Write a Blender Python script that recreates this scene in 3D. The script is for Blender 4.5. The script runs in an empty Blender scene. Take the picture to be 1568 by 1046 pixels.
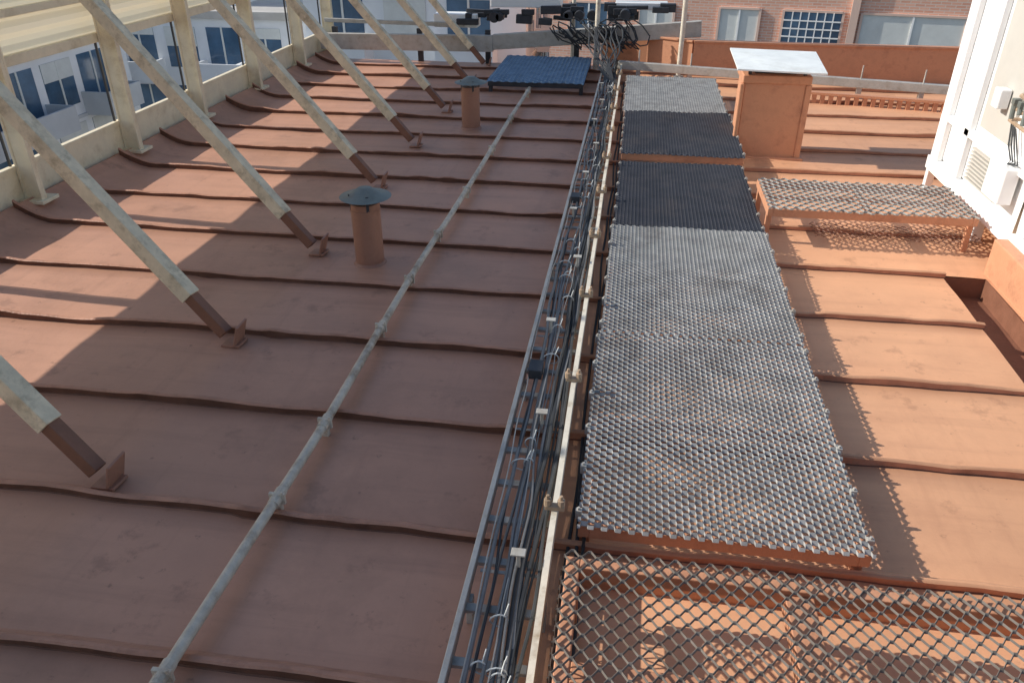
import bpy, math, random
from mathutils import Vector, Matrix, noise
random.seed(7)
D=bpy.data; C=bpy.context
scene=C.scene
# ------------------------------------------------------------------ materials
def mat(name,col,rough=.6,metal=0.,var=.12,scale=6.,bump=.0,bscale=40.,dirt=None,dscale=2.,damt=.5,spec=.4,stretch=None,strips=False,streak=None):
    m=D.materials.new(name); m.use_nodes=True
    n=m.node_tree.nodes; l=m.node_tree.links
    b=n["Principled BSDF"]; b.inputs["Roughness"].default_value=rough; b.inputs["Metallic"].default_value=metal
    b.inputs["Specular IOR Level"].default_value=spec
    tc=n.new("ShaderNodeTexCoord"); src=tc.outputs["Object"]
    if stretch:
        mp=n.new("ShaderNodeMapping"); mp.inputs["Scale"].default_value=stretch
        l.new(src,mp.inputs[0]); src=mp.outputs[0]
    nz=n.new("ShaderNodeTexNoise"); nz.inputs["Scale"].default_value=scale; nz.inputs["Detail"].default_value=6
    nz.inputs["Roughness"].default_value=.65
    l.new(src,nz.inputs["Vector"])
    r=n.new("ShaderNodeValToRGB"); e=r.color_ramp.elements
    e[0].position=.3; e[1].position=.7
    e[0].color=[c*(1-var) for c in col]+[1]; e[1].color=[min(1,c*(1+var)) for c in col]+[1]
    l.new(nz.outputs[0],r.inputs[0]); out=r.outputs[0]
    def darken(vec,sc,p0,p1,amt,colr,out):
        d=n.new("ShaderNodeTexNoise"); d.inputs["Scale"].default_value=sc; d.inputs["Detail"].default_value=9
        d.inputs["Roughness"].default_value=.7
        l.new(vec,d.inputs["Vector"])
        dr=n.new("ShaderNodeValToRGB"); dr.color_ramp.elements[0].position=p0; dr.color_ramp.elements[1].position=p1
        dr.color_ramp.elements[1].color=(amt,amt,amt,1)
        l.new(d.outputs[0],dr.inputs[0])
        mx=n.new("ShaderNodeMix"); mx.data_type='RGBA'
        l.new(dr.outputs[0],mx.inputs["Factor"]); l.new(out,mx.inputs["A"]); mx.inputs["B"].default_value=list(colr)+[1]
        return mx.outputs["Result"]
    if dirt: out=darken(src,dscale,.5,.72,damt,dirt,out)
    if streak:
        mp=n.new("ShaderNodeMapping"); mp.inputs["Scale"].default_value=(.35,5,1); l.new(tc.outputs["Object"],mp.inputs[0])
        out=darken(mp.outputs[0],1.4,.50,.75,.5,streak,out)
        mp2=n.new("ShaderNodeMapping"); mp2.inputs["Scale"].default_value=(6,.5,1); l.new(tc.outputs["Object"],mp2.inputs[0])
        out=darken(mp2.outputs[0],1.0,.56,.8,.5,streak,out)
        out=darken(tc.outputs["Object"],14,.62,.70,.7,[c*.7 for c in streak],out)
        out=darken(tc.outputs["Object"],3.3,.58,.66,.45,[c*.78 for c in streak],out)
    if strips:
        sp=n.new("ShaderNodeSeparateXYZ"); l.new(tc.outputs["Object"],sp.inputs[0])
        a=n.new("ShaderNodeMath"); a.operation='MULTIPLY_ADD'; a.inputs[1].default_value=1/.765; a.inputs[2].default_value=-2.43/.765+20
        l.new(sp.outputs[1],a.inputs[0])
        fl=n.new("ShaderNodeMath"); fl.operation='FLOOR'; l.new(a.outputs[0],fl.inputs[0])
        wn=n.new("ShaderNodeTexWhiteNoise"); wn.noise_dimensions='1D'; l.new(fl.outputs[0],wn.inputs["W"])
        mr=n.new("ShaderNodeMapRange"); mr.inputs["To Min"].default_value=.92; mr.inputs["To Max"].default_value=1.06; l.new(wn.outputs[0],mr.inputs[0])
        hs=n.new("ShaderNodeHueSaturation"); l.new(out,hs.inputs["Color"]); l.new(mr.outputs[0],hs.inputs["Value"]); out=hs.outputs[0]
        fr=n.new("ShaderNodeMath"); fr.operation='FRACT'; l.new(a.outputs[0],fr.inputs[0])
        gm=n.new("ShaderNodeMapRange"); gm.inputs["From Min"].default_value=.80; gm.inputs["From Max"].default_value=.98; gm.inputs["To Max"].default_value=.75
        l.new(fr.outputs[0],gm.inputs[0])
        mu=n.new("ShaderNodeMath"); mu.operation='MULTIPLY'; l.new(gm.outputs[0],mu.inputs[0]); l.new(nz.outputs[0],mu.inputs[1])
        mx=n.new("ShaderNodeMix"); mx.data_type='RGBA'; l.new(mu.outputs[0],mx.inputs["Factor"]); l.new(out,mx.inputs["A"]); mx.inputs["B"].default_value=(.24,.12,.075,1)
        out=mx.outputs["Result"]
    l.new(out,b.inputs["Base Color"])
    rr=n.new("ShaderNodeMapRange"); rr.inputs["To Min"].default_value=max(0,rough-.12); rr.inputs["To Max"].default_value=min(1,rough+.12)
    l.new(nz.outputs[0],rr.inputs[0]); l.new(rr.outputs[0],b.inputs["Roughness"])
    if bump>0:
        bn=n.new("ShaderNodeTexNoise"); bn.inputs["Scale"].default_value=bscale; bn.inputs["Detail"].default_value=4
        l.new(tc.outputs["Object"],bn.inputs["Vector"])
        bp=n.new("ShaderNodeBump"); bp.inputs["Strength"].default_value=bump; bp.inputs["Distance"].default_value=.01
        l.new(bn.outputs[0],bp.inputs["Height"]); l.new(bp.outputs[0],b.inputs["Normal"])
    return m
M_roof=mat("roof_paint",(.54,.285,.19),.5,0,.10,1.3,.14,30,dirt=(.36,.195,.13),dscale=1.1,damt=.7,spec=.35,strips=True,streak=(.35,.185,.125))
M_roofr=mat("roof_paint_right",(.74,.39,.22),.55,0,.07,1.3,.14,30,dirt=(.56,.28,.16),dscale=1.1,damt=.6,spec=.3,strips=True,streak=(.52,.26,.15))  # paler, more orange roof colour, used from the cable ladder rightwards
M_seam=mat("seam_paint",(.48,.235,.15),.55,0,.18,5,.4,50,dirt=(.25,.115,.07),dscale=6,damt=.7)
M_seamd=mat("seam_front_shade",(.15,.066,.04),.7,0,.3,7,.4,50)  # shade on the camera-facing seam fronts, put into the colour
M_terr=mat("terracotta_paint",(.60,.29,.165),.55,0,.12,5,.2,50,dirt=(.28,.12,.07),dscale=5,damt=.7)
M_pipe=mat("vent_pipe_paint",(.36,.175,.115),.5,0,.12,5,.2,50,dirt=(.2,.09,.055),dscale=5,damt=.7)
M_galv=mat("galvanised_steel",(.48,.46,.42),.5,.15,.15,18,.2,60,dirt=(.25,.20,.145),dscale=9,damt=.8)
M_galvd=mat("galvanised_conduit",(.60,.52,.41),.6,0,.2,18,.3,60,dirt=(.24,.15,.09),dscale=6,damt=.95)
M_white=mat("white_rail_paint",(.70,.64,.53),.5,0,.1,12,.1,60,dirt=(.36,.28,.18),dscale=9,damt=.9)
M_mesh=mat("expanded_metal_zinc",(.37,.37,.36),.55,.1,.25,9,0,dirt=(.20,.19,.175),dscale=3,damt=.85)
M_mesh2=mat("expanded_metal_weathered",(.17,.15,.13),.6,.0,.3,9,0,dirt=(.12,.075,.05),dscale=5,damt=.8)
M_meshs=mat("expanded_metal_grey",(.27,.265,.25),.6,.0,.25,9,0,dirt=(.16,.14,.12),dscale=5,damt=.8)
M_meshd=mat("expanded_metal_dark",(.060,.064,.078),.5,.1,.25,6,0,dirt=(.10,.08,.07),dscale=3,damt=.6)
M_meshb=mat("expanded_metal_blue",(.16,.25,.36),.45,.2,.25,6)
M_cream=mat("cream_post_paint",(.80,.70,.50),.55,0,.08,6,.15,40,dirt=(.50,.38,.22),dscale=5,damt=.6)
M_strut=mat("strut_weathered_paint",(.76,.63,.44),.6,0,.15,10,.3,60,dirt=(.35,.27,.17),dscale=9,damt=.9)
M_black=mat("black_cable_rubber",(.05,.052,.055),.6,0,.2,10,spec=.25)
M_greyc=mat("grey_cable_rubber",(.19,.19,.19),.55,0,.2,10,spec=.3)
M_dark=mat("dark_metal",(.05,.052,.06),.5,.3,.3,8)
M_vcap=mat("vent_cap_metal",(.19,.21,.19),.5,.2,.2,9,dirt=(.24,.18,.12),dscale=8)
M_brown=mat("dark_brown_paint",(.23,.10,.06),.55,0,.15,8,.3,50)
M_ac=mat("white_cabinet_paint",(.88,.88,.87),.4,0,.02,3,.05,20,dirt=(.76,.74,.70),dscale=3,damt=.5)
M_acp=mat("grey_cabinet_panel",(.54,.52,.47),.5,0,.05,3)
M_copper=mat("insulated_pipe",(.42,.30,.2),.6,0,.3,12)
M_capw=mat("zinc_cap",(.84,.87,.85),.45,.0,.08,5,dirt=(.55,.55,.5),dscale=4)
M_ground=mat("city_ground",(.16,.165,.15),.9,0,.4,.05)
M_bw=mat("white_facade",(.74,.76,.78),.8,0,.08,.5); M_bc=mat("cream_facade",(.74,.68,.58),.8,0,.06,.3)
M_bg=mat("grey_balcony",(.50,.52,.54),.8,0,.1,.5)
M_bp=mat("pink_facade",(.70,.50,.41),.8,0,.06,.3); M_bt=mat("tan_facade",(.55,.44,.35),.8,0,.06,.3)
M_win=mat("window_glass",(.06,.12,.20),.12,0,.4,.6,spec=.8)
M_winl=mat("window_blind",(.62,.64,.62),.6,0,.08,2)
M_rooft=mat("far_roof",(.5,.48,.45),.85,0,.2,.5)
def brickmat():
    m=D.materials.new("red_brick"); m.use_nodes=True; n=m.node_tree.nodes; l=m.node_tree.links
    b=n["Principled BSDF"]; b.inputs["Roughness"].default_value=.85
    tc=n.new("ShaderNodeTexCoord"); mp=n.new("ShaderNodeMapping"); mp.inputs["Rotation"].default_value=(math.radians(90),0,0)
    br=n.new("ShaderNodeTexBrick"); br.inputs["Scale"].default_value=1.; br.inputs["Brick Width"].default_value=.3
    br.inputs["Row Height"].default_value=.09; br.inputs["Mortar Size"].default_value=.012
    br.inputs["Color1"].default_value=(.74,.41,.30,1); br.inputs["Color2"].default_value=(.62,.31,.22,1); br.inputs["Mortar"].default_value=(.66,.54,.46,1)
    l.new(tc.outputs["Object"],mp.inputs[0]); l.new(mp.outputs[0],br.inputs["Vector"]); l.new(br.outputs[0],b.inputs["Base Color"])
    return m
M_brick=brickmat()
def panelmat():
    m=D.materials.new("translucent_cream_panel"); m.use_nodes=True; n=m.node_tree.nodes; l=m.node_tree.links
    b=n["Principled BSDF"]; b.inputs["Base Color"].default_value=(.76,.70,.56,1); b.inputs["Roughness"].default_value=.6
    t=n.new("ShaderNodeBsdfTranslucent"); t.inputs[0].default_value=(.80,.71,.52,1)
    nz=n.new("ShaderNodeTexNoise"); nz.inputs["Scale"].default_value=2.5; nz.inputs["Detail"].default_value=6
    mr=n.new("ShaderNodeMapRange"); mr.inputs["To Min"].default_value=.10; mr.inputs["To Max"].default_value=.32
    mx=n.new("ShaderNodeMixShader"); l.new(nz.outputs[0],mr.inputs[0]); l.new(mr.outputs[0],mx.inputs[0])
    l.new(b.outputs[0],mx.inputs[1]); l.new(t.outputs[0],mx.inputs[2]); l.new(mx.outputs[0],n["Material Output"].inputs[0])
    return m
M_panel=panelmat()
# ------------------------------------------------------------------ mesh builder
import bmesh
class B:
    def __init__(s): s.v=[]; s.f=[]; s.mi=None
    def add(s,vs,fs):
        o=len(s.v); s.v+= [tuple(v) for v in vs]; s.f+=[tuple(i+o for i in f) for f in fs]; return s
    def box(s,x0,x1,y0,y1,z0,z1):
        vs=[(x,y,z) for z in (z0,z1) for y in (y0,y1) for x in (x0,x1)]
        return s.add(vs,[(0,2,3,1),(4,5,7,6),(0,1,5,4),(2,6,7,3),(0,4,6,2),(1,3,7,5)])
    def beam(s,p0,p1,w,h,up=(0,0,1)):
        p0=Vector(p0);p1=Vector(p1);d=(p1-p0).normalized();up=Vector(up)
        r=d.cross(up)
        if r.length<1e-3: r=d.cross(Vector((0,1,0)))
        r.normalize();u=r.cross(d)
        vs=[]
        for p in (p0,p1):
            for a,b in ((-1,-1),(1,-1),(1,1),(-1,1)): vs.append(p+r*a*w/2+u*b*h/2)
        return s.add(vs,[(3,2,1,0),(4,5,6,7),(0,1,5,4),(1,2,6,5),(2,3,7,6),(3,0,4,7)])
    def tube(s,pts,r,n=8,r2=None):
        pts=[Vector(p) for p in pts]; rings=[]
        for i,p in enumerate(pts):
            d=(pts[min(i+1,len(pts)-1)]-pts[max(i-1,0)])
            if d.length<1e-9: d=Vector((0,1,0))
            d.normalize(); a=d.cross(Vector((0,0,1)))
            if a.length<.05: a=d.cross(Vector((0,1,0)))
            a.normalize(); b=a.cross(d)
            rr=r if r2 is None else r+(r2-r)*i/(len(pts)-1)
            rings.append([p+(a*math.cos(2*math.pi*k/n)+b*math.sin(2*math.pi*k/n))*rr for k in range(n)])
        vs=[v for R in rings for v in R]; fs=[]
        for i in range(len(pts)-1):
            for k in range(n): fs.append((i*n+k,i*n+(k+1)%n,(i+1)*n+(k+1)%n,(i+1)*n+k))
        fs.append(tuple(range(n-1,-1,-1))); o=(len(pts)-1)*n; fs.append(tuple(o+k for k in range(n)))
        return s.add(vs,fs)
    def obj(s,name,m,parent=None,bevel=0,smooth=False):
        me=D.meshes.new(name); me.from_pydata(s.v,[],s.f); me.update()
        ms=m if isinstance(m,list) else [m]
        for q in ms: me.materials.append(q)
        if s.mi: me.polygons.foreach_set("material_index",s.mi)
        bm=bmesh.new(); bm.from_mesh(me); bmesh.ops.recalc_face_normals(bm,faces=bm.faces); bm.to_mesh(me); bm.free()
        ob=D.objects.new(name,me); C.collection.objects.link(ob)
        if parent: ob.parent=parent
        if smooth:
            for p in me.polygons: p.use_smooth=True
            md=ob.modifiers.new("e","EDGE_SPLIT"); md.split_angle=math.radians(40)
        if bevel:
            md=ob.modifiers.new("b","BEVEL"); md.width=bevel; md.segments=2; md.limit_method='ANGLE'
        return ob
def E(name):
    e=D.objects.new(name,None); C.collection.objects.link(e); return e
# ------------------------------------------------------------------ ground, own building
B().add([(-2500,-2500,-32),(2500,-2500,-32),(2500,2500,-32),(-2500,2500,-32)],[(0,1,2,3)]).obj("ground",M_ground)
hb=E("host_building")
B().box(-5.25,7.2,-5,12.95,-32,-.35).obj("walls",M_bc,hb)
def lip(x):
    if x<-4.62: t=min(1,(-4.62-x)/.38); return .13*t*t
    return 0
def rz(x,y): return lip(x)+.010*noise.noise(Vector((x*1.3,y*1.7,0)))+.005*noise.noise(Vector((x*4,y*4,3)))
rb=B(); xs=[-5.0+.1*i for i in range(121)]; ys=[-5+.1*j for j in range(180)]
idx={}; rb.mi=[]
for j,y in enumerate(ys):
    for i,x in enumerate(xs):
        idx[i,j]=len(rb.v); rb.v.append((x,y,rz(x,y)))
for j in range(len(ys)-1):
    for i in range(len(xs)-1):
        cx_=xs[i]+.05; cy=ys[j]+.05
        if 2.3<cx_<2.6 and 3.4<cy<5.5: continue
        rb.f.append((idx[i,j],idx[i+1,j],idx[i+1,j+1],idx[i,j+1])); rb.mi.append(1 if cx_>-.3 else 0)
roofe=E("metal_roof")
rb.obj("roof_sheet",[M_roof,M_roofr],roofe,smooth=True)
B().box(-5.25,-5.0,-5,12.95,-.35,.10).box(-5.0,7.2,-5,-4.9,-.35,-.02).obj("roof_edge",M_terr,roofe)
sb=B(); sb.mi=[]
for k in range(-9,15):
    y0=2.43+.765*k
    if y0>12.7: break
    x1=2.31 if 3.4<y0<5.5 else 2.75
    if y0<3.4 or y0>7.5: x1=6.8
    n=int((x1+5)/.06); vs=[]; xx_=[]
    hgt=random.uniform(.034,.048); jn=random.uniform(-3.5,1.5)
    for i in range(n+1):
        x=-4.99+(x1+4.99)*i/n; xx_.append(x)
        yy=y0+.018*noise.noise(Vector((x*.6,k*3.1,0)))+.010*noise.noise(Vector((x*3,k*3.1,5)))+.004*noise.noise(Vector((x*9,k*3.1,5)))
        h=hgt*(1+.45*noise.noise(Vector((x*1.6,k*5.,1)))+.15*noise.noise(Vector((x*7,k*5.,1))))
        if abs(x-jn)<.06: h*=1.35; yy-=.016
        if x<-4.2: h*=1+ (-4.2-x)*.8
        z=rz(x,yy)
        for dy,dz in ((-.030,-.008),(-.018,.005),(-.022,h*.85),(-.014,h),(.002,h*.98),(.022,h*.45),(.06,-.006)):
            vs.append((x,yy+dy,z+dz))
    fs=[]
    for i in range(n):
        rt=xx_[i]>-.3
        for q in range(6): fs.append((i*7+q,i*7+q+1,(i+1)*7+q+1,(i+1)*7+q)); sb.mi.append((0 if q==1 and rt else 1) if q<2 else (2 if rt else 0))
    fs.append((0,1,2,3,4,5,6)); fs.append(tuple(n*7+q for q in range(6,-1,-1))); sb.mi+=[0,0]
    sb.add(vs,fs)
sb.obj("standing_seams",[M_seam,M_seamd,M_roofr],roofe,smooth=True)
g=E("box_gutter")
gb=B().box(2.29,2.31,3.4,5.5,-.16,-.01).box(2.6,2.62,3.4,5.5,-.16,-.01).box(2.29,2.62,3.4,5.5,-.18,-.16).box(2.29,2.62,5.5,5.52,-.18,-.01).box(2.29,2.62,3.38,3.4,-.18,-.01)
gb.obj("channel",M_brown,g)
cb=E("equipment_curb")
B().box(2.622,5.2,4.35,5.62,-.02,.26).obj("curb_body",M_terr,cb,.012)
B().box(2.60,5.3,4.30,4.349,.0,.27).obj("curb_trim",M_terr,cb,.01)
# ------------------------------------------------------------------ expanded metal (strand rows with flat bonds)
def expmesh(b,x0,x1,y0,y1,z,lwd=.058,s=.022,w=.013,tilt=45,th=.0025,warp=.004,seed=0,bond=.25,amp=.44):
    nc=int(round((x1-x0)/lwd)); L=(x1-x0)/nc; ny=int((y1-y0)/s)
    bd=L*bond/2
    ct=math.cos(math.radians(tilt))*w/2; st=math.sin(math.radians(tilt))*w/2
    nxn=-math.sin(math.radians(tilt))*th/2; nz=math.cos(math.radians(tilt))*th/2
    for j in range(ny+1):
        yc=y0+j*s; vs=[]; P=[]
        sg=1 if j%2 else -1
        for i in range(nc):
            c=x0+i*L
            P+=[(c,sg),(c+bd,sg),(c+L/2-bd,-sg),(c+L/2+bd,-sg),(c+L-bd,sg)]
        P.append((x1,sg))
        for (x,o) in P:
            yy=yc+s*amp*o
            zz=z+warp*noise.noise(Vector((x*2.5,yc*2.5,seed)))
            for a,c in ((-1,-1),(1,-1),(1,1),(-1,1)):
                vs.append((x,yy+a*ct+c*nxn,zz+a*st+c*nz))
        fs=[]; nx=len(P)-1
        for i in range(nx):
            for q in range(4): fs.append((i*4+q,i*4+(q+1)%4,(i+1)*4+(q+1)%4,(i+1)*4+q))
        fs.append((0,1,2,3)); fs.append((nx*4+3,nx*4+2,nx*4+1,nx*4))
        b.add(vs,fs)
def frame(b,x0,x1,y0,y1,z1,h=.05,w=.045,legs=True,cross=1):
    b.box(x0,x0+w,y0,y1,z1-h,z1).box(x1-w,x1,y0,y1,z1-h,z1)
    b.box(x0+w,x1-w,y0,y0+w,z1-h-.002,z1-.002).box(x0+w,x1-w,y1-w,y1,z1-h-.002,z1-.002)
    for c in range(cross):
        yy=y0+(y1-y0)*(c+1)/(cross+1); b.box(x0+w,x1-w,yy-w/2,yy+w/2,z1-h-.002,z1-.004)
    if legs:
        for xx in (x0+.003,x1-w-.003):
            for yy in (y0+.05,y1-.1): b.box(xx,xx+w,yy,yy+w,-.01,z1-h)
panels=[(-.09,1.07,2.40,4.04,.155,M_mesh,52,.0155),(-.075,1.075,4.05,5.74,.16,M_mesh,52,.0155),(-.06,1.07,5.75,7.40,.15,M_meshd,48,.019),
        (-.06,1.10,7.50,9.15,.21,M_meshd,48,.019),(-.08,1.08,9.16,11.05,.215,M_mesh,50,.016)]
for i,(x0,x1,y0,y1,z,m,t,ww) in enumerate(panels):
    e=E("walkway_grating"); b=B(); expmesh(b,x0,x1,y0,y1,z+.004,lwd=.056,s=.0235,tilt=t,seed=i*7,w=ww,warp=.012,bond=.42,amp=.36)
    b.obj("expanded_metal",m,e)
    b=B(); frame(b,x0+.004,x1-.004,y0+.01,y1-.01,z-.010,h=.06); b.obj("support_frame",M_terr,e,.003)
    b=B()
    for k in range(6):
        yy=y0+.08+(y1-y0-.16)*k/5
        for xx in (x0+.0,x1-.0):
            b.box(xx-.014,xx+.014,yy-.01,yy+.012,z-.03,z+.016); b.tube([(xx,yy,z+.016),(xx,yy,z+.028)],.007,6)
    b.obj("clips",M_galv,e,.002)
e=E("open_mesh_platform"); b=B(); expmesh(b,-.12,2.6,.3,2.12,.30,lwd=.062,s=.031,w=.010,tilt=62,th=.0035,warp=.02,seed=40,bond=.18)
b.obj("expanded_metal",M_mesh2,e)
b=B(); frame(b,-.11,2.6,.3,2.10,.285,h=.06,w=.05,cross=0)
b.box(.66,.76,.352,2.048,.19,.262).box(1.62,1.68,.352,2.048,.20,.262)
b.box(-.06,.655,1.66,1.74,.10,.17).box(.765,2.54,1.66,1.74,.10,.17).box(-.06,2.54,1.0,1.08,.10,.17)
b.box(-.06,2.54,2.22,2.26,-.01,.10).box(.25,.33,.352,1.655,.10,.17)
b.obj("support_frame",M_terr,e,.004)
b=B()
for yy in [.45+.045*i for i in range(36)]:
    for zz in range(5): b.beam((-.125,yy+(.0225 if zz%2 else 0),.29-zz*.05),(-.125,yy+(0 if zz%2 else .0225),.24-zz*.05),.004,.005); b.beam((-.125,yy+(.0225 if zz%2 else 0),.29-zz*.05),(-.125,yy+(.045 if zz%2 else .0225),.24-zz*.05),.004,.005)
b.obj("side_skirt",M_mesh2,e)
e=E("side_step_grating"); b=B(); expmesh(b,1.10,2.62,5.92,6.62,.30,lwd=.085,s=.042,w=.014,tilt=55,th=.003,warp=.012,seed=60); b.obj("expanded_metal",M_meshs,e)
b=B(); frame(b,1.10,2.62,5.92,6.62,.288,h=.06,w=.04,cross=0); b.box(1.84,1.88,5.96,6.58,.23,.284); b.obj("support_frame",M_terr,e,.003)
b=B(); expmesh(b,1.5,2.75,6.0,6.3,.06,lwd=.07,s=.034,w=.006,tilt=40); b.obj("lower_mesh",M_brown,e)
e=E("blue_mesh_platform"); b=B(); expmesh(b,-1.95,-.64,10.75,12.6,.17,lwd=.11,s=.05,w=.028,tilt=40,th=.003,warp=.01,seed=80); b.obj("expanded_metal",M_meshb,e)
b=B(); frame(b,-1.94,-.65,10.76,12.6,.155,h=.06,w=.05,cross=2); b.obj("support_frame",M_dark,e)
# ------------------------------------------------------------------ conduit
cd=E("galvanised_conduit"); b=B(); pts=[]
def cx(y): return -1.43+.006*(y-1.4)+.022*noise.noise(Vector((y*.5,0,9)))
for i in range(60):
    y=.2+i*.21; pts.append((cx(y),y,.08+.008*noise.noise(Vector((y*.8,4,4)))))
b.tube(pts,.0225,10); b.obj("pipe",M_galvd,cd,smooth=True)
b=B()
for y in (1.55,2.46,3.03,4.03,4.72,5.55,6.6,7.9,9.2,10.6,11.9):
    b.tube([(cx(y),y-.05,.08),(cx(y),y+.05,.08)],.027,10); b.box(cx(y)-.036,cx(y)+.036,y-.008,y+.008,.05,.106)
    b.box(cx(y)-.015,cx(y)+.015,y-.015,y+.015,-.01,.06); b.tube([(cx(y)+.03,y-.012,.105),(cx(y)+.03,y-.012,.125)],.006,6)
b.obj("couplings",M_galvd,cd,.002)
# ------------------------------------------------------------------ cable ladder
lad=E("cable_ladder")
b=B().beam((-.475,.2,.15),(-.435,12.3,.15),.022,.06); b.obj("side_rail",M_galv,lad,.003)
b=B()
pr=None
for i in range(31):
    y=.2+i*.4; p=(-.187+.0008*y+.004*noise.noise(Vector((y,3,3))),y,.18)
    if pr: b.beam(pr,p,.024,.07)
    pr=p
b.obj("white_side_rail",M_white,lad)
b=B(); y=.3
while y<12.2:
    b.box(-.462,-.205,y-.018,y+.018,.118,.136); y+=.235
y=.5
while y<12:
    b.box(-.47,-.445,y-.02,y+.02,-.01,.12); b.box(-.20,-.172,y-.02,y+.02,-.01,.145); y+=1.5
b.obj("rungs",M_galv,lad,.002)
b=B()
y=1.2
while y<12:
    xo=random.uniform(-.06,.06)
    b.box(-.345+xo,-.33+xo,y-.006,y+.006,.13,.25); b.box(-.365+xo,-.31+xo,y-.02,y+.02,.25,.258); b.box(-.44,-.22,y-.008,y+.008,.137,.142); y+=.92
b.obj("cable_brackets",M_galv,lad,.002)
b=B(); y=1.45
while y<12:
    b.box(-.225,-.145,y-.015,y+.015,.217,.236)
    for xx in (-.215,-.16): b.tube([(xx,y,.23),(xx,y,.265)],.016,8); b.tube([(xx,y-.0,.265),(xx,y,.285)],.008,6)
    y+=.97
b.obj("rail_clamps",M_copper,lad,.002)
b=B()
for k in range(34):
    y=random.uniform(1.0,11.8); xc=random.uniform(-.37,-.27); w=random.uniform(.02,.045)
    pts=[(xc+w*math.cos(t*math.pi/6),y+.004*math.sin(t),.165+.032*math.sin(t*math.pi/6)) for t in range(13)]; b.tube(pts,.0032,5)
    b.tube([(xc+w*.5,y,.19),(xc+w*.9,y+.03,.225)],.0025,5)
b.obj("cable_ties",M_winl,lad)
b=B()
for y in (3.45,6.15,8.6): b.box(-.43,-.36,y,y+.11,.165,.215).box(-.433,-.357,y-.003,y+.113,.216,.222)
b.obj("junction_boxes",M_dark,lad,.003)
def cables(e,nm,m,n,rr,lo=-.42,hi=-.23):
    b=B()
    for c in range(n):
        base=random.uniform(lo,hi); z0=random.uniform(.145,.185); sd=random.uniform(0,90); pts=[]
        for i in range(165):
            y=.2+i*.075; x=base+.07*noise.noise(Vector((y*.5,sd,0)))+.018*noise.noise(Vector((y*2.2,sd,1)))
            x=max(-.445,min(-.21,x)); pts.append((x,y,z0+.025*noise.noise(Vector((y*1.1,sd,5)))))
        b.tube(pts,random.choice(rr),6)
    b.obj(nm,m,e,smooth=True)
cables(lad,"black_cables",M_black,8,(.005,.007,.009),-.40,-.24); cables(lad,"grey_cables",M_greyc,8,(.005,.007,.009),-.41,-.23)
cables(lad,"light_cables",M_galv,3,(.003,.004))
b=B()
for c in range(3):
    pts=[(-.12+.03*c+.02*noise.noise(Vector((y*.12,c,2))),y*.1,.02+.01*c) for y in range(5,118)]
    b.tube(pts,.008,6)
b.obj("loose_cables",M_black,lad,smooth=True)
# ------------------------------------------------------------------ vents
for (x,y,h) in ((-1.83,5.12,.47),(-1.82,8.96,.47)):
    e=E("roof_vent_pipe")
    B().tube([(x,y,-.02),(x,y,h)],.105,24).obj("pipe",M_pipe,e,smooth=True)
    B().tube([(x,y,h-.06),(x,y,h-.045)],.109,24).tube([(x,y,-.01),(x,y,.008),(x,y,.02)],.13,24,.107).obj("flashing",M_pipe,e,smooth=True)
    B().tube([(x+.01,y,h+.045),(x+.01,y,h+.06),(x+.01,y,h+.105)],.185,24,.05).obj("cap",M_vcap,e,smooth=True)
    b=B()
    for a in range(4):
        an=a*math.pi/2+.5; b.beam((x+.1*math.cos(an),y+.1*math.sin(an),h-.06),(x+.11*math.cos(an),y+.11*math.sin(an),h+.07),.02,.006,(math.cos(an),math.sin(an),0))
    b.obj("cap_brackets",M_dark,e)
# ------------------------------------------------------------------ fence, struts
XF=-5.0
feet=[-1.7,-.3,1.12,2.53,3.81,5.22,6.72,8.10,9.63,11.2,12.5]
posts=[y+.52 for y in feet]
fen=E("screen_fence")
b=B()
for y in posts:
    b.box(XF-.07,XF+.12,y-.012,y+.012,.08,3.05); b.box(XF-.072,XF-.05,y-.02,y+.05,.08,3.05); b.box(XF+.102,XF+.12,y-.05,y-.013,.08,3.05)
    b.box(XF-.08,XF+.15,y-.09,y+.12,.09,.12); b.box(XF-.048,XF+.06,y+.013,y+.05,.36,.375)
b.obj("posts",M_cream,fen,.004)
b=B(); b.box(XF-.10,XF-.075,-4,13.2,.06,.36).box(XF-.12,XF-.065,-4,13.2,.36,.395)
b.box(XF-.13,XF-.075,-4,13.2,1.14,1.22).box(XF-.13,XF-.075,-4,13.2,1.5,1.56).box(XF-.13,XF-.075,-4,13.2,1.95,2.03).box(XF-.13,XF-.075,-4,13.2,2.98,3.06)
b.obj("rails",M_cream,fen,.004)
b=B(); n=40; prof=[]
for i in range(n+1):
    z=1.19+(2.98-1.19)*i/n; prof.append((XF-.15+(.012 if i%4 in(0,1) else -.012),z))
vs=[];fs=[]
for (x,z) in prof: vs+= [(x,-4,z),(x,13.2,z)]
for i in range(n): fs.append((2*i,2*i+1,2*i+3,2*i+2))
b.add(vs,fs).obj("ribbed_panels",M_panel,fen)
b=B()
for i in range(len(posts)-1):
    y0=posts[i]+.055; y1=posts[i+1]-.025
    b.box(XF-.11,XF-.09,y0,y0+.015,.396,1.139).box(XF-.11,XF-.09,y1-.015,y1,.396,1.139)
b.obj("opening_frames",M_dark,fen)
d=Vector((-1,.19,1.07))
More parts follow.
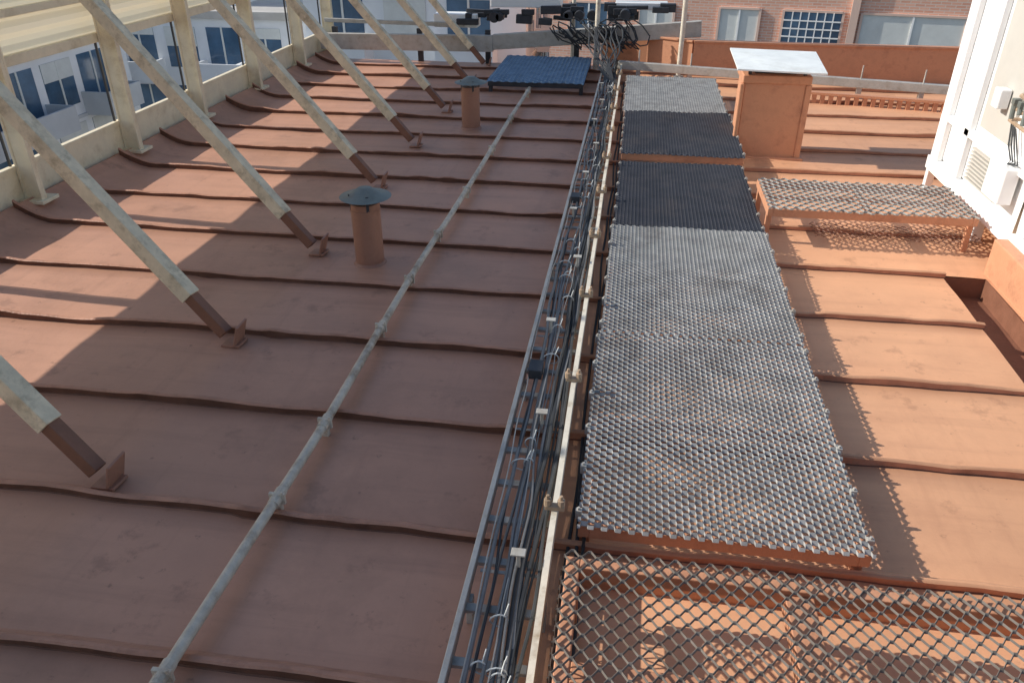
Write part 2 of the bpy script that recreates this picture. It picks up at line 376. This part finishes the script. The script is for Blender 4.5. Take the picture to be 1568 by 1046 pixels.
for yf in feet:
    e=E("diagonal_strut"); foot=Vector((-2.30+random.uniform(-.04,.04),yf+random.uniform(-.03,.03),.07))
    top=foot+d*((abs(foot.x-XF)-.12)); s0=foot+d*.2
    B().beam(s0,top,.092,.092,(0,1,0)).obj("tube",M_strut,e,.005)
    B().beam(foot,s0+d*.003,.07,.07,(0,1,0)).obj("foot_sleeve",M_brown,e,.004)
    dn=d.normalized(); b=B(); c=foot-dn*.01
    b.beam(c+Vector((-.02,0,-.055)),c+Vector((.10,-.01,-.045)),.11,.016); b.beam(c+Vector((.065,0,-.05)),c+Vector((.105,0,.085)),.13,.014,(1,0,0))
    b.obj("foot_plate",M_pipe,e,.003)
# ------------------------------------------------------------------ chimney
e=E("metal_chimney")
B().box(1.10,1.72,8.25,8.75,-.02,.78).obj("body",M_terr,e,.012)
B().box(1.08,1.74,8.23,8.77,.74,.82).box(1.06,1.10,8.22,8.30,0,.739).box(1.69,1.75,8.235,8.26,-.01,.739).box(1.05,1.78,8.2,8.8,-.02,.02).obj("collar",M_terr,e,.01)
b=B()
for x in (1.13,1.66):
    for y in (8.28,8.70): b.box(x,x+.03,y,y+.03,.8,.90)
b.box(1.2,1.6,8.35,8.65,.78,.83); b.obj("cap_legs",M_dark,e)
b=B(); b.add([(1.0,8.10,.885),(1.84,8.10,.865),(1.86,8.90,.93),(.99,8.92,.945),(1.0,8.10,.90),(1.84,8.10,.88),(1.86,8.90,.945),(.99,8.92,.96),(1.42,8.5,.935)],[(3,2,1,0),(0,1,5,4),(1,2,6,5),(2,3,7,6),(3,0,4,7),(4,5,8),(5,6,8),(6,7,8),(7,4,8)])
b.obj("cap_sheet",M_capw,e)
# ------------------------------------------------------------------ white cabinet
e=E("air_conditioning_unit"); X=2.74
B().box(X+.03,4.4,5.1,7.45,.32,2.9).obj("casing",M_ac,e,.015)
b=B().box(X-.03,4.45,5.0,7.5,.20,.315); b.box(X-.02,X+.05,5.0,5.06,.05,.20).box(X-.02,X+.05,7.42,7.48,0,.20).box(X-.02,X+.06,6.2,6.26,0,.20)
b.box(X-.02,X+.028,7.3,7.47,.315,2.9).box(X-.02,X+.028,6.80,6.90,.315,2.9).box(X-.02,X+.028,5.0,5.1,.315,2.9).box(X-.02,X+.028,5.1,7.29,.66,.72)
b.obj("frame",M_ac,e,.006)
b=B().box(X+.005,X+.029,6.15,6.7,.78,2.8); b.obj("side_panels",M_acp,e,.006)
b=B()
for k in range(9): b.box(X+.0,X+.028,6.1,6.7,.36+k*.03,.374+k*.03)
b.obj("louvres",M_acp,e)
b=B()
for k in range(3):
    z=.98+.09*k
    b.tube([(X+.02,6.1-.03*k,z),(X-.05,6.1-.03*k,z),(X-.06,6.08-.03*k,z),(X-.06,5.55,z-.02),(X-.06,5.5,z-.1),(X-.06,5.5,.35)],.013,8)
b.obj("refrigerant_pipes",M_copper,e,smooth=True)
b=B()
for k in range(5):
    y=5.62+.1*k; b.tube([(X-.08,y,1.0+.05*(k%2)),(X-.08,y+.02,1.12)],.018,8); b.box(X-.10,X-.05,y-.02,y+.03,1.10,1.14)
b.obj("valves",M_vcap,e,.003)
b=B()
for k in range(4):
    b.tube([(X-.03-.01*k,6.1-.05*k,.95+.0*k),(X-.05,6.0-.05*k,.82),(X-.05,5.9-.04*k,.74),(X-.04,5.95,.7)],.006,6)
b.obj("control_cables",M_black,e,smooth=True)
b=B().box(X-.10,X+.0,5.8,6.1,.44,.70).box(X-.08,X,6.3,6.42,1.0,1.14); b.obj("valve_boxes",M_ac,e,.01)
# ------------------------------------------------------------------ far edge
e=E("roof_parapet")
b=B(); pp=[(-.5,12.95),(.2,12.75),(.85,12.35),(2.5,12.3),(7.1,12.3)]
for i in range(4): b.beam((pp[i][0],pp[i][1],.22),(pp[i+1][0],pp[i+1][1],.22),.08,.50)
b.obj("wall",M_terr,e)
b=B()
for i in range(4): b.beam((pp[i][0],pp[i][1],.485),(pp[i+1][0],pp[i+1][1],.485),.12,.03)
b.obj("coping",M_terr,e,.005)
e=E("galvanised_edge_rail")
b=B().beam((-.22,11.95,.2),(4.6,10.75,.2),.09,.11); b.obj("beam",M_galv,e,.006)
b=B()
for k in range(7):
    t=.06+k*.15; x=-.22+4.82*t; y=11.95-1.2*t
    b.box(x-.03,x+.03,y-.03,y+.03,-.02,.145); b.tube([(x,y,.25),(x,y,.42)],.01,6)
b.obj("rail_posts",M_galv,e)
e2=E("roof_ledge"); b=B()
for k in range(30):
    x=1.85+k*.1; b.beam((x,10.95-.2*(k*.1),-.01),(x,10.95-.2*(k*.1),.11),.05,.05)
b.beam((1.8,10.97,.12),(5,10.33,.12),.09,.03); b.obj("ledge",M_terr,e2)
e=E("steel_beam")
b=B().beam((-5.0,12.70,.30),(-2.2,12.72,.32),.10,.24); b.beam((-2.2,12.74,.34),(.95,12.62,.62),.12,.22)
b.beam((-5,12.95,.58),(-2.7,12.95,.55),.06,.06)
b.obj("beam",M_galv,e,.006)
b=B()
for x in (-4.8,-3.4,-2.3,-.9,.5): b.box(x-.04,x+.04,12.8,12.86,-.1,.5)
b.obj("beam_posts",M_dark,e)
e=E("hoist_machine")
b=B()
for k in range(30):
    x=random.uniform(-2.7,.55); y=random.uniform(12.85,13.2); z=.60+.1*(x+2.5)/3+random.uniform(0,.17); w=random.uniform(.05,.22)
    b.beam((x-w,y,z),(x+w,y,z+random.uniform(-.02,.02)),random.uniform(.06,.14),random.uniform(.05,.13))
for k in range(7):
    x=random.uniform(-2.5,.4); z=.68+.1*(x+2.5)/3; b.tube([(x,12.8,z),(x,13.0,z)],random.uniform(.05,.09),14)
b.obj("motor_housings",M_dark,e,.008)
b=B()
for k in range(22):
    x0=random.gauss(-.45,.3); pts=[]; ph=random.uniform(0,6)
    for t in range(10): pts.append((x0+.22*math.sin(t*.7+ph)*random.uniform(.8,1.1),12.5-.02*t+.05*math.sin(t),.62-.02*t+.14*math.cos(t*.9+ph)))
    b.tube([(p[0],p[1],max(.03,p[2])) for p in pts],.010,6)
for k in range(14):
    x0=random.uniform(-.8,-.2); pts=[(x0+(-.32-x0)*t/8+.06*math.sin(t+k),12.5-.2*t*1.0,.5*(1-t/8)+.16) for t in range(9)]; b.tube(pts,.011,6)
b.obj("hanging_cables",M_black,e,smooth=True)
B().box(-2.3,-1.2,13.1,13.6,.80,.94).box(-.35,.45,13.1,13.4,.80,.9).box(-3.2,-2.5,13.0,13.3,.5,.7).obj("covers",M_ac,e,.01)
for x,y,r in ((-.58,12.45,.035),(.66,12.2,.035),(-1.0,13.3,.03)):
    e=E("mast_pole"); B().tube([(x,y,-.3),(x,y,3.4)],r,12).obj("pole",M_white,e,smooth=True)
    B().box(x-.07,x+.07,y-.07,y+.07,-.02,.015).obj("base_plate",M_galv,e)
# ------------------------------------------------------------------ city
def building(name,x0,x1,y0,y1,zt,m,st=3.0,ww=1.4,gap=1.4,balc=True,zb=-32,win=M_win,mb=None):
    e=E(name); B().box(x0,x1,y0,y1,zb,zt).obj("walls",m,e)
    b=B().box(x0-.15,x1+.15,y0-.15,y1+.15,zt,zt+.35); b.obj("roof",M_rooft if random.random()<.5 else m,e)
    B().box(x0+(x1-x0)*.3,x0+(x1-x0)*.55,y0+2,y0+5,zt+.35,zt+2.6).obj("roof_house",m,e)
    b=B(); bb=B(); bt=B(); bs=B(); z=zt-st; fl=0
    while z>zt-24:
        y=y0+.8; k=0
        while y+ww<y1-.4:
            b.box(x1-.2,x1+.02,y,y+ww,z+.5,z+2.4); bs.box(x1+.02,x1+.05,y+ww*.48,y+ww*.53,z+.5,z+2.4)
            if random.random()<.5: bs.box(x1+.02,x1+.04,y,y+ww,z+2.4-random.uniform(.3,1.4),z+2.4)
            if balc and k%3!=0:
                bb.box(x1,x1+1.3,y-.3,y+ww+.3,z-.1,z+.05); bb.box(x1+1.2,x1+1.3,y-.3,y+ww+.3,z+.05,z+.9)
                bb.box(x1,x1+1.2,y-.3,y-.2,z+.05,z+.9); bb.box(x1,x1+1.2,y+ww+.2,y+ww+.3,z+.05,z+.9)
            y+=ww+gap; k+=1
        x=x0+.8;k=0
        while x+ww<x1-.4:
            b.box(x,x+ww,y0-.02,y0+.2,z+.5,z+2.4); bs.box(x+ww*.48,x+ww*.53,y0-.05,y0-.02,z+.5,z+2.4)
            if random.random()<.5: bs.box(x,x+ww,y0-.04,y0-.02,z+2.4-random.uniform(.3,1.4),z+2.4)
            if balc and k%3!=1:
                bb.box(x-.3,x+ww+.3,y0-1.2,y0,z-.1,z+.05); bb.box(x-.3,x+ww+.3,y0-1.2,y0-1.1,z+.05,z+.9)
                bb.box(x-.3,x-.2,y0-1.1,y0,z+.05,z+.9); bb.box(x+ww+.2,x+ww+.3,y0-1.1,y0,z+.05,z+.9)
            x+=ww+gap;k+=1
        bt.box(x1-.1,x1+.08,y0-.08,y1,z-.12,z+.02); z-=st
    b.obj("windows",win,e); bb.obj("balconies",mb or m,e) if bb.v else None; bt.obj("floor_bands",mb or M_bc,e); bs.obj("blinds_and_mullions",M_winl,e)
building("apartment_building",-38,-24,22,36,-3.5,M_bw,2.7,1.9,.5,mb=M_bg)
building("apartment_building",-26,-15,38,50,-3.0,M_bw,2.8,1.6,.6)
building("apartment_building",-46,-28,42,56,-4,M_bc,3,1.8,.7,mb=M_bg)
building("apartment_building",-60,-42,18,34,-5,M_bp,2.8,1.6,.8)
building("apartment_building",-34,-22,6,19,-6.5,M_bg,2.8,1.8,.5,mb=M_bw)
building("apartment_building",-30,-16,56,70,-5,M_bt,3,1.5,1)
building("apartment_building",-14,-4.5,34,46,-1.0,M_bw,2.9,1.8,.9)
building("apartment_building",-62,-46,60,80,-6,M_bw)
building("apartment_building",-90,-66,36,60,-9,M_bt)
building("apartment_building",-15,-4,58,72,-1,M_bc,3,1.5,1,False)
building("apartment_building",-52,-38,-4,12,-9,M_bw)
building("apartment_building",-70,-55,-10,10,-10,M_bc)
e=E("brick_building"); B().box(-3.4,16,30,42,-32,3).obj("walls",M_brick,e)
B().box(-3.6,16.2,29.8,42.2,3,3.35).obj("roof",M_rooft,e)
wn=B(); bl=B(); br=B(); fr=B()
for fl in range(-5,2):
    z=-2.25+fl*3
    for (a,c,kind) in ((-2.6,-1.2,0),(.0,1.2,0),(2.85,4.15,0),(5.0,6.85,1),(7.5,10.6,2),(11.8,13.4,0)):
        (bl if kind==2 or (kind==0 and (fl+int(a*3))%2==0) else wn).box(a,c,29.97,30.1,z,z+1.05)
        fr.box(a-.08,a,29.93,30.05,z-.06,z+1.1); fr.box(c,c+.08,29.93,30.05,z-.06,z+1.1); fr.box(a-.08,c+.08,29.9,30.05,z-.12,z-.06); fr.box(a,c,29.92,30.05,z+1.05,z+1.12)
        if kind!=1: br.box((a+c)/2-.03,(a+c)/2+.03,29.93,29.965,z,z+1.05)
        if kind==1:
            for k in range(1,7): br.box(a+(c-a)*k/7-.02,a+(c-a)*k/7+.02,29.9,29.94,z,z+1.05)
            for k in range(1,4): br.box(a,c,29.895,29.925,z+.26*k-.02,z+.26*k+.02)
    fr.box(7.1,7.35,29.85,30.02,z-1.2,z+1.8)
wn.obj("windows",M_win,e); bl.obj("blinds",M_winl,e); br.obj("window_bars",M_ac,e); fr.obj("window_trim",M_bp,e)
an=math.radians(-11); piv=Vector((4.5,30,0))
e.matrix_world=Matrix.Translation(piv)@Matrix.Rotation(an,4,'Z')@Matrix.Translation(-piv)
# ------------------------------------------------------------------ light, camera
sd=Vector((1,-.05,-.6)).normalized()
sl=D.lights.new("sun","SUN"); sl.energy=5; sl.angle=math.radians(.5); sl.color=(1,.95,.86)
so=D.objects.new("sun",sl); C.collection.objects.link(so); so.rotation_euler=sd.to_track_quat('-Z','Y').to_euler(); so.location=(-20,0,20)
w=D.worlds.new("World"); scene.world=w; w.use_nodes=True; n=w.node_tree.nodes; l=w.node_tree.links
sk=n.new("ShaderNodeTexSky"); sk.sky_type='NISHITA'; sk.sun_disc=False; sk.sun_elevation=math.asin(-sd.z); sk.sun_rotation=math.radians(267)
l.new(sk.outputs[0],n["Background"].inputs[0]); n["Background"].inputs[1].default_value=.145
cam=D.cameras.new("camera"); co=D.objects.new("camera",cam); C.collection.objects.link(co)
cam.sensor_width=36; cam.lens=27.48; cam.clip_end=6000; cam.clip_start=.05
co.location=(0,0,2.4); co.rotation_euler=(math.radians(60),0,math.radians(8.5)); scene.camera=co
scene.view_settings.view_transform='Standard'; scene.view_settings.look='None'; scene.view_settings.exposure=0
